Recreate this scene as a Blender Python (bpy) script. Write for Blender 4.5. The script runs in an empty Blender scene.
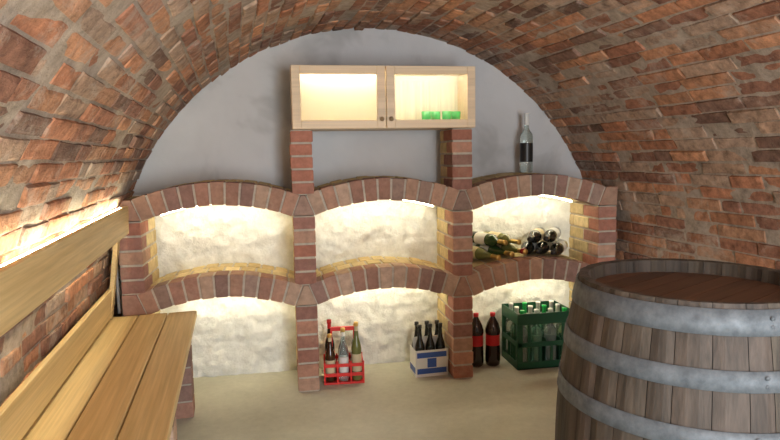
import bpy, bmesh, math, random
from mathutils import Vector, Matrix, noise
random.seed(7)
S_ALL=0.894
# ------------------------------------------------------------------ helpers
class MB:
    def __init__(s): s.v=[];s.f=[];s.mi=[];s.col=[];s.sm=[]
    def add(s,vs,fs,mi=0,col=(1,1,1),sm=False,M=None):
        b=len(s.v)
        for p in vs:
            p=Vector(p)
            if M is not None: p=M@p
            s.v.append(p)
        for q in fs:
            s.f.append([b+i for i in q]); s.mi.append(mi); s.col.append(col); s.sm.append(sm)
    def box(s,a,b,mi=0,col=(1,1,1),M=None):
        x0,y0,z0=a;x1,y1,z1=b
        s.add([(x0,y0,z0),(x1,y0,z0),(x1,y1,z0),(x0,y1,z0),(x0,y0,z1),(x1,y0,z1),(x1,y1,z1),(x0,y1,z1)],
              [(0,3,2,1),(4,5,6,7),(0,1,5,4),(1,2,6,5),(2,3,7,6),(3,0,4,7)],mi,col,False,M)
    def prism(s,poly,y0,y1,mi=0,col=(1,1,1)):
        n=len(poly)
        vs=[(x,y0,z) for x,z in poly]+[(x,y1,z) for x,z in poly]
        fs=[tuple(range(n)),tuple(range(2*n-1,n-1,-1))]
        for i in range(n):
            j=(i+1)%n; fs.append((j,i,n+i,n+j))
        s.add(vs,fs,mi,col)
    def lathe(s,prof,mis=None,seg=24,M=None,col=(1,1,1),sm=True):
        n=len(prof); vs=[]
        for r,z in prof:
            for k in range(seg):
                a=2*math.pi*k/seg; vs.append((r*math.cos(a),r*math.sin(a),z))
        for i in range(n-1):
            m=mis[i] if mis else 0
            fs=[]
            if i==0: b=len(s.v); s.add(vs,[],0,col,sm,M)
            for k in range(seg):
                k2=(k+1)%seg
                s.f.append([b+i*seg+k,b+i*seg+k2,b+(i+1)*seg+k2,b+(i+1)*seg+k]); s.mi.append(m); s.col.append(col); s.sm.append(sm)
    def build(s,name,mats,bevel=0,parent=None,recalc=True,loc=None,rotz=0,segs=2):
        me=bpy.data.meshes.new(name); me.from_pydata([tuple(p) for p in s.v],[],s.f)
        for m in mats: me.materials.append(m)
        me.polygons.foreach_set('material_index',s.mi)
        me.polygons.foreach_set('use_smooth',s.sm)
        at=me.color_attributes.new('Col','FLOAT_COLOR','CORNER')
        d=[]
        for p,c in zip(me.polygons,s.col):
            for _ in range(p.loop_total): d.extend((c[0],c[1],c[2],1))
        at.data.foreach_set('color',d)
        if recalc:
            bm=bmesh.new(); bm.from_mesh(me); bmesh.ops.recalc_face_normals(bm,faces=bm.faces); bm.to_mesh(me); bm.free()
        me.update()
        o=bpy.data.objects.new(name,me); bpy.context.collection.objects.link(o)
        if bevel:
            b=o.modifiers.new('bevel','BEVEL'); b.width=bevel; b.segments=segs; b.limit_method='ANGLE'; b.angle_limit=math.radians(40)
        if loc: o.location=loc
        if rotz: o.rotation_euler=(0,0,rotz)
        if parent: o.parent=parent
        return o
def empty(name,loc=(0,0,0),rot=(0,0,0)):
    e=bpy.data.objects.new(name,None); e.location=loc; e.rotation_euler=rot; e.empty_display_size=.1
    bpy.context.collection.objects.link(e); return e
def newmat(name):
    m=bpy.data.materials.new(name); m.use_nodes=True; nt=m.node_tree
    return m,nt,nt.nodes['Principled BSDF']
def N(nt,t,**k):
    n=nt.nodes.new(t)
    for a,b in k.items(): setattr(n,a,b)
    return n
def simple(name,col,rough=.5,metal=0,trans=0,ior=1.45,emis=None,es=0,coat=0,alpha=None):
    m,nt,p=newmat(name)
    p.inputs['Base Color'].default_value=(*col,1); p.inputs['Roughness'].default_value=rough
    p.inputs['Metallic'].default_value=metal; p.inputs['Transmission Weight'].default_value=trans; p.inputs['IOR'].default_value=ior
    p.inputs['Coat Weight'].default_value=coat
    if emis: p.inputs['Emission Color'].default_value=(*emis,1); p.inputs['Emission Strength'].default_value=es
    n=N(nt,'ShaderNodeTexNoise'); n.inputs['Scale'].default_value=60
    bp=N(nt,'ShaderNodeBump'); bp.inputs['Strength'].default_value=.03; bp.inputs['Distance'].default_value=.002
    nt.links.new(n.outputs['Fac'],bp.inputs['Height']); nt.links.new(bp.outputs['Normal'],p.inputs['Normal'])
    return m
def ramp(nt,src,stops):
    r=N(nt,'ShaderNodeValToRGB'); e=r.color_ramp.elements
    while len(e)<len(stops): e.new(.5)
    for i,(p,c) in enumerate(stops): e[i].position=p; e[i].color=(*c,1) if len(c)==3 else c
    nt.links.new(src,r.inputs['Fac']); return r
def mix(nt,fac,a,b,mode='MIX'):
    m=N(nt,'ShaderNodeMix',data_type='RGBA',blend_type=mode)
    for inp,v in ((m.inputs[0],fac),(m.inputs[6],a),(m.inputs[7],b)):
        if isinstance(v,(int,float)): inp.default_value=v
        elif isinstance(v,tuple): inp.default_value=(*v,1)
        else: nt.links.new(v,inp)
    return m.outputs[2]
def noise_tex(nt,scale,detail=4,rough=.6,vec=None,dist=0):
    n=N(nt,'ShaderNodeTexNoise'); n.inputs['Scale'].default_value=scale; n.inputs['Detail'].default_value=detail
    n.inputs['Roughness'].default_value=rough; n.inputs['Distortion'].default_value=dist
    if vec is not None: nt.links.new(vec,n.inputs['Vector'])
    return n
def brickmat(name,smear=(.36,.29,.22),smear_amt=.5,bump=.6,thr=.6,var=.6):
    m,nt,p=newmat(name)
    tc=N(nt,'ShaderNodeTexCoord'); o=tc.outputs['Object']
    at=N(nt,'ShaderNodeAttribute',attribute_name='Col')
    n1=noise_tex(nt,22,6,.7,o); n2=noise_tex(nt,4.2,8,.80,o,.5); n3=noise_tex(nt,120,3,.6,o)
    r1=ramp(nt,n1.outputs['Fac'],[(.3,(1-var,)*3),(.7,(1+var*.35,)*3)])
    c=mix(nt,1,at.outputs['Color'],r1.outputs['Color'],'MULTIPLY')
    r2=ramp(nt,n2.outputs['Fac'],[(thr-.06,(0,0,0)),(thr+.08,(smear_amt,)*3)])
    c=mix(nt,r2.outputs['Color'],c,smear)
    nt.links.new(c,p.inputs['Base Color']); p.inputs['Roughness'].default_value=.92
    p.inputs['Specular IOR Level'].default_value=.25
    b=N(nt,'ShaderNodeBump'); b.inputs['Strength'].default_value=bump; b.inputs['Distance'].default_value=.008
    ad=N(nt,'ShaderNodeMath',operation='ADD'); nt.links.new(n1.outputs['Fac'],ad.inputs[0]); 
    mu=N(nt,'ShaderNodeMath',operation='MULTIPLY'); mu.inputs[1].default_value=.35; nt.links.new(n3.outputs['Fac'],mu.inputs[0]); nt.links.new(mu.outputs[0],ad.inputs[1])
    nt.links.new(ad.outputs[0],b.inputs['Height']); nt.links.new(b.outputs['Normal'],p.inputs['Normal'])
    return m
def wood(name,c1,c2,axis='Y',freq=28,rough=.5,bump=.15,coat=0,dist=.4,fine=.78):
    m,nt,p=newmat(name)
    tc=N(nt,'ShaderNodeTexCoord'); mp=N(nt,'ShaderNodeMapping')
    sc=[freq]*3; sc['XYZ'.index(axis)]=freq*.04; mp.inputs['Scale'].default_value=sc
    nt.links.new(tc.outputs['Object'],mp.inputs['Vector'])
    n=noise_tex(nt,1,5,.6,mp.outputs['Vector'],dist)
    mp2=N(nt,'ShaderNodeMapping'); sc2=[freq*5]*3; sc2['XYZ'.index(axis)]=freq*.12; mp2.inputs['Scale'].default_value=sc2
    nt.links.new(tc.outputs['Object'],mp2.inputs['Vector'])
    n2=noise_tex(nt,1,3,.6,mp2.outputs['Vector'])
    r=ramp(nt,n.outputs['Fac'],[(.32,c1),(.66,c2)])
    r2=ramp(nt,n2.outputs['Fac'],[(.3,(fine,)*3),(.7,(1.1,)*3)])
    at=N(nt,'ShaderNodeAttribute',attribute_name='Col')
    c=mix(nt,1,r.outputs['Color'],r2.outputs['Color'],'MULTIPLY'); c=mix(nt,1,c,at.outputs['Color'],'MULTIPLY')
    nt.links.new(c,p.inputs['Base Color']); p.inputs['Roughness'].default_value=rough; p.inputs['Coat Weight'].default_value=coat
    b=N(nt,'ShaderNodeBump'); b.inputs['Strength'].default_value=bump; b.inputs['Distance'].default_value=.003
    nt.links.new(n2.outputs['Fac'],b.inputs['Height']); nt.links.new(b.outputs['Normal'],p.inputs['Normal'])
    return m
# ------------------------------------------------------------------ materials
M_vault=brickmat('old_vault_brick',smear=(.47,.40,.335),smear_amt=.65,thr=.575,var=.6,bump=.85)
M_mort=brickmat('lime_mortar',smear=(.50,.42,.35),smear_amt=.5,thr=.5,var=.5,bump=.8)
M_shelfbrick=brickmat('shelf_brick',smear=(.50,.38,.27),smear_amt=.3,thr=.60,var=.3,bump=.3)
M_joint=brickmat('shelf_joint',smear=(.50,.43,.35),smear_amt=.3,thr=.6,var=.25,bump=.3)
M_pine=wood('pine',(.60,.42,.175),(.74,.56,.27),'Y',20,.6,.08,0,.4,.86)
M_birch=wood('birch',(.68,.51,.33),(.80,.63,.43),'X',10,.5,.04,0,.4,.9)
M_birchin=wood('birch_inner',(.80,.76,.60),(.88,.85,.70),'Z',14,.7,.03)
M_oak=wood('weathered_oak',(.034,.027,.021),(.105,.083,.064),'Z',26,.7,.35)
M_head=wood('barrel_head_oak',(.055,.023,.011),(.11,.050,.025),'X',20,.5,.3,0)
def steel():
    m,nt,p=newmat('galvanised_steel')
    tc=N(nt,'ShaderNodeTexCoord'); n=noise_tex(nt,30,5,.65,tc.outputs['Object'])
    r=ramp(nt,n.outputs['Fac'],[(.3,(.085,.10,.115)),(.7,(.175,.20,.225))])
    nt.links.new(r.outputs['Color'],p.inputs['Base Color']); p.inputs['Metallic'].default_value=.2
    r2=ramp(nt,n.outputs['Fac'],[(.3,(.7,)*3),(.7,(.55,)*3)]); nt.links.new(r2.outputs['Color'],p.inputs['Roughness'])
    return m
M_steel=steel()
def plaster():
    m,nt,p=newmat('plaster_end_wall')
    tc=N(nt,'ShaderNodeTexCoord'); o=tc.outputs['Object']
    sx=N(nt,'ShaderNodeSeparateXYZ'); nt.links.new(o,sx.inputs[0])
    a=noise_tex(nt,2.0,4,.55,o,.3); b=noise_tex(nt,16,6,.7,o); c3=noise_tex(nt,70,3,.6,o)
    up=ramp(nt,a.outputs['Fac'],[(.36,(.46,.465,.47)),(.45,(.60,.605,.615)),(.7,(.67,.675,.685))])
    lo=ramp(nt,b.outputs['Fac'],[(.3,(.68,.68,.63)),(.7,(.88,.88,.83))])
    st=N(nt,'ShaderNodeMath',operation='GREATER_THAN'); st.inputs[1].default_value=1.20; nt.links.new(sx.outputs['Z'],st.inputs[0])
    c=mix(nt,st.outputs[0],lo.outputs['Color'],up.outputs['Color'])
    nt.links.new(c,p.inputs['Base Color']); p.inputs['Roughness'].default_value=.95
    bp=N(nt,'ShaderNodeBump'); bp.inputs['Distance'].default_value=.018
    stn=N(nt,'ShaderNodeMapRange'); nt.links.new(st.outputs[0],stn.inputs[0]); stn.inputs[3].default_value=.7; stn.inputs[4].default_value=.12; nt.links.new(stn.outputs[0],bp.inputs['Strength'])
    ad=N(nt,'ShaderNodeMath',operation='ADD'); nt.links.new(b.outputs['Fac'],ad.inputs[0])
    mu=N(nt,'ShaderNodeMath',operation='MULTIPLY'); mu.inputs[1].default_value=.2; nt.links.new(c3.outputs['Fac'],mu.inputs[0]); nt.links.new(mu.outputs[0],ad.inputs[1])
    nt.links.new(ad.outputs[0],bp.inputs['Height']); nt.links.new(bp.outputs['Normal'],p.inputs['Normal'])
    return m
M_plaster=plaster()
def concrete():
    m,nt,p=newmat('screed_floor')
    tc=N(nt,'ShaderNodeTexCoord'); o=tc.outputs['Object']
    a=noise_tex(nt,1.8,6,.6,o,.4); b=noise_tex(nt,25,6,.7,o)
    r=ramp(nt,a.outputs['Fac'],[(.3,(.48,.475,.385)),(.7,(.62,.61,.51))])
    r2=ramp(nt,b.outputs['Fac'],[(.3,(.9,)*3),(.7,(1.05,)*3)])
    c=mix(nt,1,r.outputs['Color'],r2.outputs['Color'],'MULTIPLY')
    nt.links.new(c,p.inputs['Base Color']); p.inputs['Roughness'].default_value=.8
    bp=N(nt,'ShaderNodeBump'); bp.inputs['Strength'].default_value=.2; bp.inputs['Distance'].default_value=.004
    nt.links.new(b.outputs['Fac'],bp.inputs['Height']); nt.links.new(bp.outputs['Normal'],p.inputs['Normal'])
    return m
M_floor=concrete()
LEDC=(1.0,.94,.72)
M_led=simple('led_emitter',(1,1,1),.5,emis=LEDC,es=31)
M_led_b=simple('led_emitter_bench',(1,1,1),.5,emis=(1,.98,.76),es=42)
M_led_c=simple('led_emitter_cabinet',(1,1,1),.5,emis=(1,.99,.86),es=25)
def paneglass(name,mixf,rough):
    m,nt,p=newmat(name)
    nt.nodes.remove(p); out=nt.nodes['Material Output']
    t=N(nt,'ShaderNodeBsdfTransparent'); t.inputs['Color'].default_value=(.97,.98,.97,1)
    g=N(nt,'ShaderNodeBsdfTranslucent'); g.inputs['Color'].default_value=(.92,.93,.88,1)
    mx=N(nt,'ShaderNodeMixShader'); mx.inputs[0].default_value=mixf; nt.links.new(t.outputs[0],mx.inputs[1]); nt.links.new(g.outputs[0],mx.inputs[2])
    nt.links.new(mx.outputs[0],out.inputs['Surface']); return m
M_pane=paneglass('pane_glass',.06,.3)
M_panef=paneglass('frosted_pane_glass',.40,.3)
M_dark=simple('dark_bottle_glass',(.012,.014,.010),.08,coat=.5)
M_green=simple('green_bottle_glass',(.03,.07,.02),.08,coat=.5)
M_olive=simple('olive_bottle_glass',(.16,.17,.05),.1,coat=.5)
M_brown=simple('brown_bottle_glass',(.05,.018,.006),.08,coat=.5)
M_clear=simple('clear_bottle_glass',(.80,.90,.86),.05,trans=.85)
M_gclear=simple('green_tinted_glass',(.45,.80,.60),.05,trans=.85)
M_gold=simple('gold_foil',(.75,.50,.15),.3,metal=.8)
M_redf=simple('red_foil',(.35,.02,.02),.35,metal=.3)
M_blackf=simple('black_foil',(.02,.02,.02),.35)
M_white=simple('white_label',(.8,.8,.77),.6)
M_cream=simple('cream_label',(.65,.55,.35),.6)
M_blue=simple('blue_print',(.05,.12,.42),.5)
M_cola=simple('cola_liquid',(.018,.006,.004),.1,coat=.6)
M_redl=simple('red_label',(.55,.015,.02),.4)
M_redp=simple('red_plastic',(.72,.035,.03),.35)
M_greenp=simple('green_plastic',(.008,.075,.032),.45)
M_greeng=simple('green_glassware',(.03,.55,.12),.15,coat=.3)
M_brass=simple('knob_metal',(.45,.35,.22),.35,metal=.8)
M_grey=simple('grey_conduit',(.35,.36,.37),.5)

# ------------------------------------------------------------------ vault
CX,R,CZ,YB,K,YF=.58,1.62,.617,3.95,.08,-1.3
L=2*CZ+math.pi*R
def P(s,y,off):
    if s<CZ: x=CX-R+off; z=s
    elif s>L-CZ: x=CX+R-off; z=L-s
    else:
        a=(s-CZ)/R; x=CX-math.cos(a)*(R-off); z=CZ+math.sin(a)*(R-off)
    return (x+K*(YB-y),y,z)
names=['wall_left','ceiling','wall_right']
mbs=[MB(),MB(),MB()]
pal=[(.50,.235,.13),(.46,.205,.115),(.37,.17,.105),(.25,.145,.105),(.49,.32,.22),(.46,.25,.15),(.54,.27,.15),(.31,.15,.10),(.43,.30,.22)]
bounds=[(0,CZ),(CZ,L-CZ),(L-CZ,L)]
for ri,(s0,s1) in enumerate(bounds):
    mb=mbs[ri]
    ns=max(2,int((s1-s0)/.024)); ny=int((YB-YF)/.030); vs=[];fs=[]
    for i in range(ns+1):
        for j in range(ny+1):
            s=s0+(s1-s0)*i/ns; y=YF+(YB-YF)*j/ny
            o=-.001+.004*noise.noise((s*14,y*14,3))+.008*noise.noise((s*3.5,y*3.5,9))
            vs.append(P(min(max(s,s0+1e-5),s1-1e-5),y,o))
    for i in range(ns):
        for j in range(ny):
            a=i*(ny+1)+j; fs.append((a,a+1,a+ny+2,a+ny+1))
    mb.add(vs,fs,1,(.37,.30,.235),True)
    nc=round((s1-s0)/.070); pc=(s1-s0)/nc
    for c in range(nc):
        y=YF-random.random()*.25
        while y<YB-.03:
            ln=random.choice([.26,.26,.28,.25,.13,.2])*random.uniform(.9,1.08)
            ya=max(y,YF+.002); yb=min(y+ln-.008,YB-.004); y+=ln
            if yb-ya<.04: continue
            sa=s0+c*pc+.003+random.uniform(-.002,.003); sb=s0+(c+1)*pc-.003+random.uniform(-.003,.002)
            sa=max(sa,s0+.002); sb=min(sb,s1-.002)
            d=random.gauss(.0048,.0042); tilt=random.uniform(-.006,.006); tl2=random.uniform(-.005,.005)
            sk=random.uniform(-.003,.003)
            U=[0,.05,.2,.5,.8,.95,1]; V=[0,.012,.12,.35,.65,.88,.988,1]
            vs=[];fs=[];q=random.random()*50
            for i,u in enumerate(U):
                for j,v in enumerate(V):
                    edge=(i in(0,len(U)-1)) or (j in (0,len(V)-1))
                    rim=(i in (1,len(U)-2)) or (j in (1,len(V)-2))
                    s=sa+(sb-sa)*u+sk*(v-.5); yy=ya+(yb-ya)*v
                    s=min(max(s,s0+.001),s1-.001)
                    s+=.0025*noise.noise((s*25,yy*25,q)); yy+=.003*noise.noise((s*25+5,yy*25,q))
                    yy=min(yy,YB-.002)
                    o=d+tilt*(v-.5)+tl2*(u-.5)+.0035*noise.noise((s*30,yy*22,q))
                    if rim: o-=.0015+.003*max(0,noise.noise((s*40,yy*40,q+9)))
                    if edge: o=-.010
                    vs.append(P(s,yy,o))
            nv=len(V)
            for i in range(len(U)-1):
                for j in range(nv-1):
                    a=i*nv+j; fs.append((a,a+1,a+nv+1,a+nv))
            col=random.choice(pal); k=random.uniform(.80,1.18)
            mb.add(vs,fs,0,tuple(x*k for x in col),False)
for nme,mb in zip(names,mbs): mb.build(nme,[M_vault,M_mort],recalc=False)

def inside(x,y,z,m=.02):
    xs=x-K*(YB-y)
    if z<=CZ: return abs(xs-CX)<R+m
    return (xs-CX)**2+(z-CZ)**2<(R+m)**2
def endwall(name,y,step,amp,added_door=None,mat=None):
    mb=MB(); idx={}; vs=[];fs=[]
    xo=CX+K*(YB-y); nx=int(2*(R+.03)/step); nz=int((CZ+R+.03)/step)
    def gid(i,j):
        if (i,j) not in idx:
            x=xo-R-.03+i*step; z=j*step
            if z>CZ:
                dx=x-xo; dz=z-CZ; r=math.hypot(dx,dz)
                if r>R+.012: x=xo+dx*(R+.012)/r; z=CZ+dz*(R+.012)/r
            else: x=min(max(x,xo-R-.012),xo+R+.012)
            a=amp*(1 if z<1.2 else .12)
            h=noise.noise((x*6,z*7,1))+.7*noise.noise((x*15,z*16,4))+.3*noise.noise((x*33,z*33,8))
            yy=y-a*(.5+.7*h)
            idx[(i,j)]=len(vs); vs.append((x,yy,z))
        return idx[(i,j)]
    for i in range(nx):
        for j in range(nz):
            x=xo-R-.03+(i+.5)*step; z=(j+.5)*step
            if not inside(x,y,z,.02): continue
            if added_door and added_door[0]<x<added_door[1] and z<added_door[2]: continue
            fs.append((gid(i,j),gid(i+1,j),gid(i+1,j+1),gid(i,j+1)))
    mb.add(vs,fs,0,(1,1,1),True); return mb.build(name,[mat],recalc=False)
endwall('wall_back',YB,.013,.028,None,M_plaster)
endwall('wall_front',YF,.05,.01,(.5,1.5,1.75),M_plaster)  # doorway opening added behind the camera to let fill light in
mb=MB()
mb.box((.46,YF-.12,0),(.52,YF-.02,1.79),0);mb.box((1.48,YF-.12,0),(1.54,YF-.02,1.79),0);mb.box((.52,YF-.12,1.73),(1.48,YF-.02,1.79),0)
mb.build('added_door_1',[M_pine],.004)  # frame of the added, unseen doorway
mb=MB()
x0,x1,y0,y1=-1.25,2.85,YF-.6,YB+.05
mb.box((x0,y0,-.06),(x1,y1,0),0); mb.build('floor',[M_floor])

# ------------------------------------------------------------------ brick shelf
SH=empty('brick_wine_shelf')
F,B=3.54,3.945
red=[(.46,.20,.14),(.50,.26,.18),(.40,.19,.14),(.51,.31,.22),(.37,.19,.15)]
arch=[(.50,.31,.22),(.42,.23,.17),(.37,.25,.20),(.55,.38,.28),(.33,.20,.165),(.45,.26,.185)]
yel=[(.68,.54,.28),(.62,.47,.24),(.74,.60,.34),(.64,.50,.28)]
def jc(c): k=random.uniform(.86,1.1); return tuple(x*k for x in random.choice(c))
bk=MB(); jt=MB()
JC=(.52,.46,.38)
PX=[-.86,.11,1.08,2.05]; HW=.064
def pillar(px,z0,z1,yb=B):
    n=max(1,round((z1-z0)/.084)); p=(z1-z0)/n
    jt.box((px-HW+.005,F+.005,z0),(px+HW-.005,yb-.001,z1),0,JC)
    for i in range(n):
        a=z0+i*p+.006; b=z0+(i+1)*p-.006
        d=.13 if i%2 else .205
        j=random.uniform(-.003,.003)
        bk.box((px-HW+j,F+random.uniform(-.003,.003),a),(px+HW+j,F+d-.005,b),0,jc(red))
        y=F+d+.005
        while y<yb-.02:
            e=min(y+.2,yb); 
            if yb-e<.05: e=yb
            bk.box((px-HW+j,y,a),(px+HW+j,e-.002 if e==yb else e-.005,b),0,jc(yel)); y=e+.005
RI,TH=1.14,.134; A=math.asin(.42/RI)
def archring(cx,zi):
    cz=zi-RI
    def pt(r,a): return (cx+r*math.sin(a),cz+r*math.cos(a))
    m=14
    for i in range(m):
        a0=-A+2*A*i/m;a1=-A+2*A*(i+1)/m
        jt.prism([pt(RI+.005,a0),pt(RI+.005,a1),pt(RI+TH-.005,a1),pt(RI+TH-.005,a0)],F+.005,B-.001,0,JC)
    for (y0,y1,pl,n) in ((F,F+.13,arch,11),(F+.138,F+.268,yel,10),(F+.276,B-.002,yel,11)):
        for i in range(n):
            a0=-A+2*A*i/n;a1=-A+2*A*(i+1)/n; g=.0055/RI
            dr=random.uniform(-.003,.003); dy=random.uniform(-.003,.003) if pl is arch else 0
            bk.prism([pt(RI+dr,a0+g),pt(RI+dr,a1-g),pt(RI+TH+dr,a1-g*1.0),pt(RI+TH+dr,a0+g)],y0+dy,y1,0,jc(pl))
ZL,ZU=.612,1.150
for zi in (ZL,ZU):
    zs=zi-.080; zt=zi+.044
    for k in range(3): archring((PX[k]+PX[k+1])/2,zi)
    for k,px in enumerate(PX):
        wl=.065 if k==0 else .014; wr=.065 if k==3 else .014
        for (a,b,pl) in ((F-.001,F+.13,arch),(F+.138,B-.002,yel)):
            bk.prism([(px-HW,zs+.004),(px+HW,zs+.004),(px+wr,zt-.002),(px-wl,zt-.002)],a,b,0,jc(pl))
for k,px in enumerate(PX):
    pillar(px,0,ZL-.080); pillar(px,ZL+.044,ZU-.080)
for px in PX[1:3]: pillar(px,ZU+.044,1.572,F+.285)
bk.build('bricks',[M_shelfbrick],.005,parent=SH)
jt.build('joints',[M_joint],0,parent=SH)
def ribbon(name,cx,zi,y):
    mb=MB(); cz=zi-RI; n=12; a_=A*.86
    for i in range(n):
        a0=-a_+2*a_*i/n;a1=-a_+2*a_*(i+1)/n
        def pt(r,a): return (cx+r*math.sin(a),cz+r*math.cos(a))
        mb.prism([pt(RI-.013,a0),pt(RI-.013,a1),pt(RI-.005,a1),pt(RI-.005,a0)],y,y+.014,0)
    return mb.build(name,[M_led],0,parent=SH)
for zi in (ZL,ZU):
    for k in range(3): ribbon('led_strip',(PX[k]+PX[k+1])/2,zi,3.79)

# ------------------------------------------------------------------ cabinet
cab=empty('wall_cabinet')
x0,x1,z0,z1,y0,y1=.062,1.158,1.575,1.94,3.52,3.84
w=MB(); t=.022
w.box((x0,y0+.024,z0),(x1,y1,z0+t));w.box((x0,y0+.024,z1-t),(x1,y1,z1));w.box((x0,y0+.024,z0+t),(x0+t,y1,z1-t));w.box((x1-t,y0+.024,z0+t),(x1,y1,z1-t))
xm=(x0+x1)/2
w.build('carcass',[M_birch],.003,parent=cab)
w=MB(); w.box((x0+t,y1-.014,z0+t),(x1-t,y1-.002,z1-t)); 
w.box((xm-.011,y0+.03,z0+t),(xm+.011,y1-.014,z1-t))
w.build('back_panel',[M_birchin],0,parent=cab)
for k,(a,b) in enumerate(((x0+.002,xm-.003),(xm+.003,x1-.002))):
    w=MB(); r=.05
    w.box((a,y0,z0+.002),(a+r,y0+.022,z1-.002));w.box((b-r,y0,z0+.002),(b,y0+.022,z1-.002))
    w.box((a+r,y0,z0+.002),(b-r,y0+.022,z0+r));w.box((a+r,y0,z1-r),(b-r,y0+.022,z1-.002))
    w.build('door_frame',[M_birch],.003,parent=cab)
    w=MB(); w.box((a+r-.005,y0+.010,z0+r-.005),(b-r+.005,y0+.014,z1-r+.005)); w.build('door_pane',[M_panef if k==0 else M_pane],parent=cab)
    w=MB(); kx=b-r/2 if k==0 else a+r/2
    Mk=Matrix.Translation((kx,y0,z0+.055))@Matrix.Rotation(math.pi/2,4,'X')
    w.lathe([(.001,.022),(.012,.020),(.014,.014),(.007,.008),(.006,0)][::-1],seg=16,M=Mk); w.build('knob',[M_brass],parent=cab)
w=MB(); w.box((x0+.05,y0+.05,z1-t-.012),(x1-.05,y0+.07,z1-t-.002)); w.build('cabinet_led',[M_led_c],parent=cab)
for i,gx in enumerate((.885,.95,1.015,1.08)):
    w=MB(); w.lathe([(.001,0),(.026,0),(.031,.085),(.028,.085),(.023,.006),(.001,.006)],seg=20,M=Matrix.Translation((gx,3.66+.02*(i%2),z0+t))); w.build('tumbler',[M_greeng],parent=cab)

# ------------------------------------------------------------------ bench
bn=empty('wooden_bench',(-.511,3.50,0),(0,0,math.radians(4.57)))
w=MB(); LEN=3.7; sz=.555
edges=[-.465,-.312,-.158,0]
for i in range(3):
    k=random.uniform(.93,1.06)
    w.box((edges[i]+.003,-LEN,sz-.035),(edges[i+1]-.003,0,sz),0,(k,k,k))
w.build('seat_planks',[M_pine],.005,parent=bn)
w=MB()
for yy in (-.12,-1.1,-2.1,-3.2):
    w.box((-.45,yy-.035,sz-.075),(-.03,yy+.035,sz-.035))
w.build('seat_bearers',[M_pine],.003,parent=bn)
w=MB()
def plank_back(xa,xb,z0,z1,th=.024,ex=.0):
    w.add([(xa,0,z0),(xa-th,0,z0),(xb-th,0,z1),(xb,0,z1)]+[(xa+ex,-LEN,z0),(xa-th+ex,-LEN,z0),(xb-th+ex,-LEN,z1),(xb+ex,-LEN,z1)],
      [(0,1,2,3),(7,6,5,4),(0,4,5,1),(1,5,6,2),(2,6,7,3),(3,7,4,0)],0,(1,1,1))
plank_back(-.335,-.330,1.015,1.166,ex=.055)
plank_back(-.440,-.430,.570,.722,ex=.02)
w.build('back_planks',[M_pine],.004,parent=bn)
w=MB()
for yy in (-.04,-2.45,-3.6):
    e=.055*(-yy)/LEN
    w.add([(x,y,z) for y in (yy-.03,yy+.03) for x,z in ((-.462,.556),(-.442,.556),(-.36+e,1.14),(-.385+e,1.14))],
      [(0,1,2,3),(7,6,5,4),(0,4,5,1),(1,5,6,2),(2,6,7,3),(3,7,4,0)],0,(.9,.9,.9))
w.build('back_posts',[M_pine],0,parent=bn)
w=MB()
for yy in (-.12,-1.1,-2.1,-3.2):
    for c in range(5):
        h=(sz-.075)/5
        for i in range(3):
            xa=-.44+i*.137
            w.box((xa,yy-.065,c*h+.001),(xa+.13,yy+.065,(c+1)*h-.008),0,jc(arch))
    w.box((-.435,yy-.06,0),(-.04,yy+.06,sz-.08),0,JC)
w.build('brick_piers',[M_shelfbrick],.004,parent=bn)
w=MB(); 
w.add([(x,y,z) for y in (-.05,-LEN+.05) for x,z in ((-.370+(.055 if y<-1 else 0),1.150),(-.358+(.055 if y<-1 else 0),1.150),(-.358+(.055 if y<-1 else 0),1.162),(-.370+(.055 if y<-1 else 0),1.162))],
      [(0,1,2,3),(7,6,5,4),(0,4,5,1),(1,5,6,2),(2,6,7,3),(3,7,4,0)])
w.build('led_strip_back',[M_led_b],parent=bn)
w=MB(); w.lathe([(.001,.0),(.008,0),(.008,.45),(.001,.45)],seg=12,M=Matrix.Translation((-.936,3.52,.56))); w.build('electrical_conduit',[M_grey])

# ------------------------------------------------------------------ barrel
br=empty('wooden_barrel',(1.135,1.50,0))
H=1.06
def rad(z): 
    u=(z-H/2)/(H/2); return .372-.062*abs(u)**2.0
w=MB(); ns=30; acc=0; widths=[random.uniform(.75,1.25) for _ in range(ns)]; tot=sum(widths)
for i in range(ns):
    a0=2*math.pi*acc/tot; acc+=widths[i]; a1=2*math.pi*acc/tot; g=.0025
    k=random.uniform(.85,1.15); nz=18; vs=[];fs=[]
    prof=[(rad(H*j/nz)+.0,H*j/nz) for j in range(nz+1)]
    prof=[(rad(.0)-.03,.0)]+prof+[(rad(H)-.026,H-.002),(rad(H)-.032,H-.075)]
    for (r,z) in prof:
        for q in range(4):
            a=a0+(g if q==0 else 0)-(g if q==3 else 0)+(a1-a0)*q/3
            rr=r-(.003 if q in (0,3) else 0)
            vs.append((rr*math.cos(a),rr*math.sin(a),z))
    for j in range(len(prof)-1):
        for q in range(3): fs.append((j*4+q,j*4+q+1,j*4+q+5,j*4+q+4))
    w.add(vs,fs,0,(k,k*random.uniform(.96,1.02),k*random.uniform(.92,1.04)),False)
w.lathe([(rad(H*j/12)-.006,H*j/12*.94+.01) for j in range(13)],seg=60,col=(.15,.12,.1))
w.build('staves',[M_oak],recalc=False,parent=br)
w=MB(); hr=.285
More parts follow.
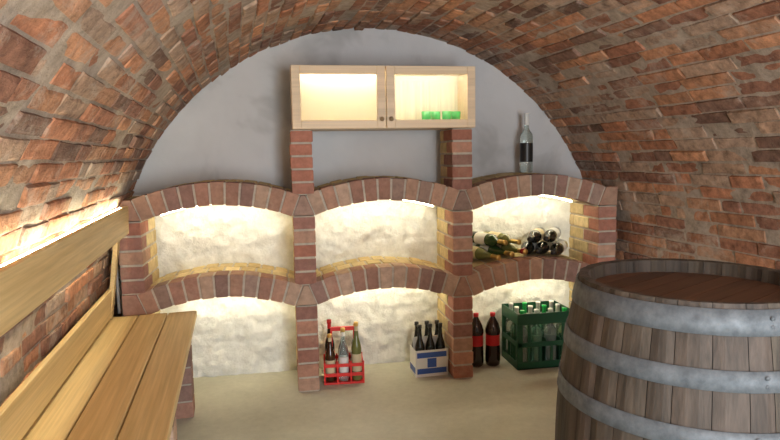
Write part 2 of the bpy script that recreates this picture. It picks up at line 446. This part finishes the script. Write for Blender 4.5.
for side,(za,zb_) in enumerate(((H-.065,H-.04),(.03,.05))):
    n=9
    for i in range(n):
        ya=-hr+2*hr*i/n+.001; yb=-hr+2*hr*(i+1)/n-.001
        pts=[]
        for q in range(7):
            y=ya+(yb-ya)*q/6; pts.append((math.sqrt(max(0,hr*hr-y*y)),y))
        poly=pts+[(-x,y) for x,y in pts[::-1]]
        m=len(poly); vs=[(x,y,za) for x,y in poly]+[(x,y,zb_) for x,y in poly]
        k=random.uniform(.8,1.2)
        w.add(vs,[tuple(range(m))[::-1],tuple(range(m,2*m))]+[(q,(q+1)%m,m+(q+1)%m,m+q) for q in range(m)],0,(k,k,k))
o=w.build('barrel_heads',[M_head],0,parent=br); o.rotation_euler=(0,0,.5)
w=MB()
for zc,hh in ((1.018,.030),(.885,.024),(.745,.024),(.315,.024),(.175,.024),(.042,.030)):
    pf=[(rad(zc-hh)+.0005,zc-hh),(rad(zc-hh)+.004,zc-hh),(rad(zc)+.004,zc),(rad(zc+hh)+.004,zc+hh),(rad(zc+hh)+.0005,zc+hh)]
    w.lathe(pf,seg=72)
    a=math.radians(235)
    for dz in (-.01,.01):
        M=Matrix.Rotation(a+.5*zc,4,'Z')@Matrix.Translation((rad(zc)+.004,0,zc+dz))@Matrix.Rotation(math.pi/2,4,'Y')
        w.lathe([(.006,0),(.005,.003),(.001,.004)],seg=10,M=M)
w.build('hoops',[M_steel],recalc=False,parent=br)

# ------------------------------------------------------------------ bottles
def bprof(r,h,kind):
    if kind=='bord':
        return [(.001,0),(r*.9,0),(r,.008),(r,h*.18),(r,h*.5),(r,h*.60),(r*.9,h*.65),(r*.5,h*.71),(r*.37,h*.76),(r*.35,h*.80),(r*.35,h*.965),(r*.40,h*.97),(r*.40,h),(.001,h)],[0,0,0,1,0,0,0,0,0,2,2,2,2]
    if kind=='burg':
        return [(.001,0),(r*.9,0),(r,.008),(r,h*.15),(r,h*.42),(r*.98,h*.47),(r*.8,h*.56),(r*.52,h*.66),(r*.38,h*.75),(r*.36,h*.80),(r*.36,h*.965),(r*.41,h*.97),(r*.41,h),(.001,h)],[0,0,0,1,0,0,0,0,0,2,2,2,2]
    if kind=='beer':
        return [(.001,0),(r*.92,0),(r,.008),(r,h*.16),(r,h*.46),(r,h*.55),(r*.85,h*.63),(r*.5,h*.73),(r*.38,h*.85),(r*.38,h*.93),(r*.46,h*.935),(r*.46,h),(.001,h)],[0,0,0,1,0,0,0,0,1,2,2,2]
    if kind=='pet':
        return [(.001,.004),(r*.75,0),(r*.95,.012),(r,.04),(r*.96,h*.30),(r*.93,h*.40),(r*.93,h*.60),(r,h*.64),(r*.98,h*.70),(r*.75,h*.80),(r*.45,h*.88),(r*.30,h*.92),(r*.30,h*.935),(r*.34,h*.94),(r*.34,h),(.001,h)],[0,0,0,0,0,1,0,0,0,0,0,0,2,2,2]
def bottle(name,r,h,kind,mats,loc,rot=(0,0,0),parent=None):
    w=MB(); pf,mi=bprof(r,h,kind); w.lathe(pf,mi,seg=24)
    o=w.build(name,mats,parent=parent); o.location=loc; o.rotation_euler=rot; return o
def surf(x,zi=ZL,cx=1.565): return zi-RI+math.sqrt((RI+TH)**2-(x-cx)**2)
rr=.042; hp=math.pi/2
g1=[(1.212,0,[M_olive,M_cream,M_gold]),(1.302,0,[M_green,M_white,M_gold]),(1.392,0,[M_olive,M_cream,M_gold])]
for x,l,ms in g1:
    bottle('wine_bottle',rr,.335,'burg',ms,(x,3.888,surf(x+.07)+rr+.005),(hp,0,.35))
for x,ms in ((1.257,[M_green,M_white,M_gold]),(1.347,[M_olive,M_cream,M_gold])):
    bottle('wine_bottle',rr,.335,'bord',ms,(x,3.888,surf(1.38)+rr*2.75+.006),(hp,0,.35))
g2=[[M_dark,M_white,M_redf],[M_dark,M_cream,M_blackf],[M_dark,M_white,M_blackf],[M_dark,M_white,M_redf]]
for i,x in enumerate((1.68,1.785,1.89)):
    bottle('wine_bottle',rr,.335,'bord',g2[i],(x,3.855,surf(max(x-.12,1.565))+rr+.005),(hp,0,-.62))
for i,x in enumerate((1.73,1.84)):
    bottle('wine_bottle',rr,.335,'bord',g2[(i+1)%4],(x,3.855,surf(1.62)+rr*2.75+.006),(hp,0,-.62))
bottle('liquor_bottle',.043,.39,'bord',[M_clear,M_blackf,M_white],(1.60,3.80,surf(1.6,ZU)+.004))
for x,y in ((1.232,3.75),(1.345,3.74)):
    bottle('soda_bottle',.051,.36,'pet',[M_cola,M_redl,M_redl],(x,y,.001))
# red carrier
rc=empty('red_bottle_carrier',(.335,3.70,0),(0,0,-.06))
w=MB(); W,D=.125,.085
w.box((-W,-D,0),(W,D,.012))
for z in (.05,.11):
    for y in (-D,D-.006): w.box((-W,y,z),(W,y+.006,z+.022))
    for x in (-W,W-.006): w.box((x,-D,z),(x+.006,D,z+.022))
for x in (-W,-W/3-.003,W/3-.003,W-.008):
    for y in (-D-.001,D-.007): w.box((x,y,.0),(x+.010,y+.008,.145))
for x in (-W/3,W/3): w.box((x-.002,-D,.01),(x+.002,D,.10))
w.box((-W,-.003,.01),(W,.003,.12))
for x in (-W*.62,W*.62-.012): w.box((x,-.006,.12),(x+.012,.006,.33))
w.box((-W*.62,-.009,.32),(W*.62,.009,.345))
w.build('carrier_frame',[M_redp],.002,parent=rc)
k=0
for ix in (-1,0,1):
    for iy in (-1,1):
        ms=[[M_brown,M_cream,M_gold],[M_dark,M_redl,M_redf],[M_clear,M_white,M_gold],[M_brown,M_cream,M_gold],[M_olive,M_cream,M_gold],[M_clear,M_white,M_gold]][k]; 
        bottle('bottle',.031,.30+.07*((k*5)%3)/2,'beer',ms,(ix*.083,iy*.043,.013),parent=rc); k+=1
# beer carton
bc=empty('beer_carton',(.893,3.70,0),(0,0,.05))
w=MB(); W,D,Hc=.108,.073,.175
w.box((-W,-D,0),(W,D,.003),0)
w.box((-W,-D,.003),(W,-D+.003,Hc),0);w.box((-W,D-.003,.003),(W,D,Hc),0)
w.box((-W,-D+.003,.003),(-W+.003,D-.003,Hc),0);w.box((W-.003,-D+.003,.003),(W,D-.003,Hc),0)
w.box((-W+.003,-.0015,.003),(W-.003,.0015,Hc+.07),0)
w.box((-W+.01,-D-.001,.02),(W-.01,-D,.055),1);w.box((-W+.01,-D-.001,.125),(W-.01,-D,.16),1)
w.box((-.03,-D-.0015,.06),(.03,-D,.12),1)
w.box((-W-.001,-D+.01,.02),(-W,D-.01,.06),1)
w.build('carton',[M_white,M_blue,M_redf],parent=bc)
for ix in (-1,0,1):
    for iy in (-1,1): bottle('beer_bottle',.031,.33,'beer',[M_dark,M_dark,M_blackf],(ix*.069,iy*.036,.004),parent=bc)
# green crate
gc=empty('green_bottle_crate',(1.665,3.75,0))
w=MB(); W,D,Hc=.198,.148,.375
w.box((-W,-D,0),(W,D,.012))
def side(fn,half):
    fn(-half,half,0,.05); fn(-half,half,Hc-.075,Hc)
    fn(-half,half,.15,.182); 
    fn(-half,-half+.035,.05,Hc-.075); fn(half-.035,half,.05,Hc-.075)
    n=5
    for i in range(1,n):
        x=-half+2*half*i/n; fn(x-.010,x+.010,.05,.15)
    for i in (1,4):
        x=-half+2*half*i/n; fn(x-.010,x+.010,.182,Hc-.075)
side(lambda a,b,z0,z1:w.box((a,-D,z0),(b,-D+.008,z1)),W)
side(lambda a,b,z0,z1:w.box((a,D-.008,z0),(b,D,z1)),W)
side(lambda a,b,z0,z1:w.box((-W,a+.008,z0),(-W+.008,b-.008,z1)),D)
side(lambda a,b,z0,z1:w.box((W-.008,a+.008,z0),(W,b-.008,z1)),D)
for i in (1,2,3): w.box((-W+2*W*i/4-.002,-D+.008,.012),(-W+2*W*i/4+.002,D-.008,.20))
for i in (1,2): w.box((-W+.008,-D+2*D*i/3-.002,.012),(W-.008,-D+2*D*i/3+.002,.20))
w.build('crate',[M_greenp],.002,parent=gc)
for i in range(4):
    for j in range(3):
        g_=M_gclear if (i+j)%2 else M_clear
        bottle('water_bottle',.041,.375,'bord',[g_,g_,M_white if (i+j)%3 else M_greeng],(-W+2*W*(i+.5)/4,-D+2*D*(j+.5)/3,.013),parent=gc)

# ------------------------------------------------------------------ added fill lights, world
fill_lamp=empty('added_ceiling_lamp',(.95,-.35,2.13))  # invented fixture behind the camera, there to brighten the vault
w=MB(); w.lathe([(.001,.06),(.10,.06),(.12,.03),(.12,0),(.11,-.02)],seg=32); w.lathe([(.11,-.02),(.08,-.06),(.001,-.075)],[1,1],seg=32)
M_fill_bulb=simple('fill_lamp_glass',(.9,.9,.85),.4,emis=(1,.97,.93),es=10)
w.build('fill_lamp_body',[M_white,M_fill_bulb],recalc=False,parent=fill_lamp)
l=bpy.data.lights.new('fill_lamp','POINT'); l.energy=52; l.color=(1,.97,.93); l.shadow_soft_size=.25  # point fill hung below the invented fixture
lo=bpy.data.objects.new('fill_lamp_light',l); lo.location=(0,0,-.35); lo.parent=fill_lamp; bpy.context.collection.objects.link(lo)
l=bpy.data.lights.new('daylight_fill','AREA'); l.shape='RECTANGLE'; l.size=.95; l.size_y=1.65; l.energy=92; l.color=(.88,.95,1.0)  # fill light added at the made-up doorway, tinted like daylight
do=bpy.data.objects.new('added_doorway_fill',l); do.location=(1.0,YF-.1,.9); do.rotation_euler=(math.radians(90),0,0); bpy.context.collection.objects.link(do)
wd=bpy.data.worlds.new('w'); bpy.context.scene.world=wd; wd.use_nodes=True
wd.node_tree.nodes['Background'].inputs[0].default_value=(.6,.75,1,1); wd.node_tree.nodes['Background'].inputs[1].default_value=.5

# ------------------------------------------------------------------ camera
cd=bpy.data.cameras.new('camera'); cd.sensor_width=36; cd.lens=36*600/780; cd.clip_start=.02
cam=bpy.data.objects.new('camera',cd); bpy.context.collection.objects.link(cam)
cam.matrix_world=Matrix.Translation((0,0,1.42))@Matrix.Rotation(math.radians(-10),4,'Z')@Matrix.Rotation(math.radians(90-6.2),4,'X')@Matrix.Rotation(math.radians(-1),4,'Z')
bpy.context.scene.camera=cam
bpy.context.view_layer.update()
for o in list(bpy.context.scene.objects):
    if o.parent is None:
        if o.type=='CAMERA': o.location=o.location*S_ALL
        else:
            o.location=o.location*S_ALL; o.scale=o.scale*S_ALL
for l in bpy.data.lights: l.energy*=S_ALL**2
vs=bpy.context.scene.view_settings
vs.view_transform='Standard'; vs.look='None'; vs.exposure=0
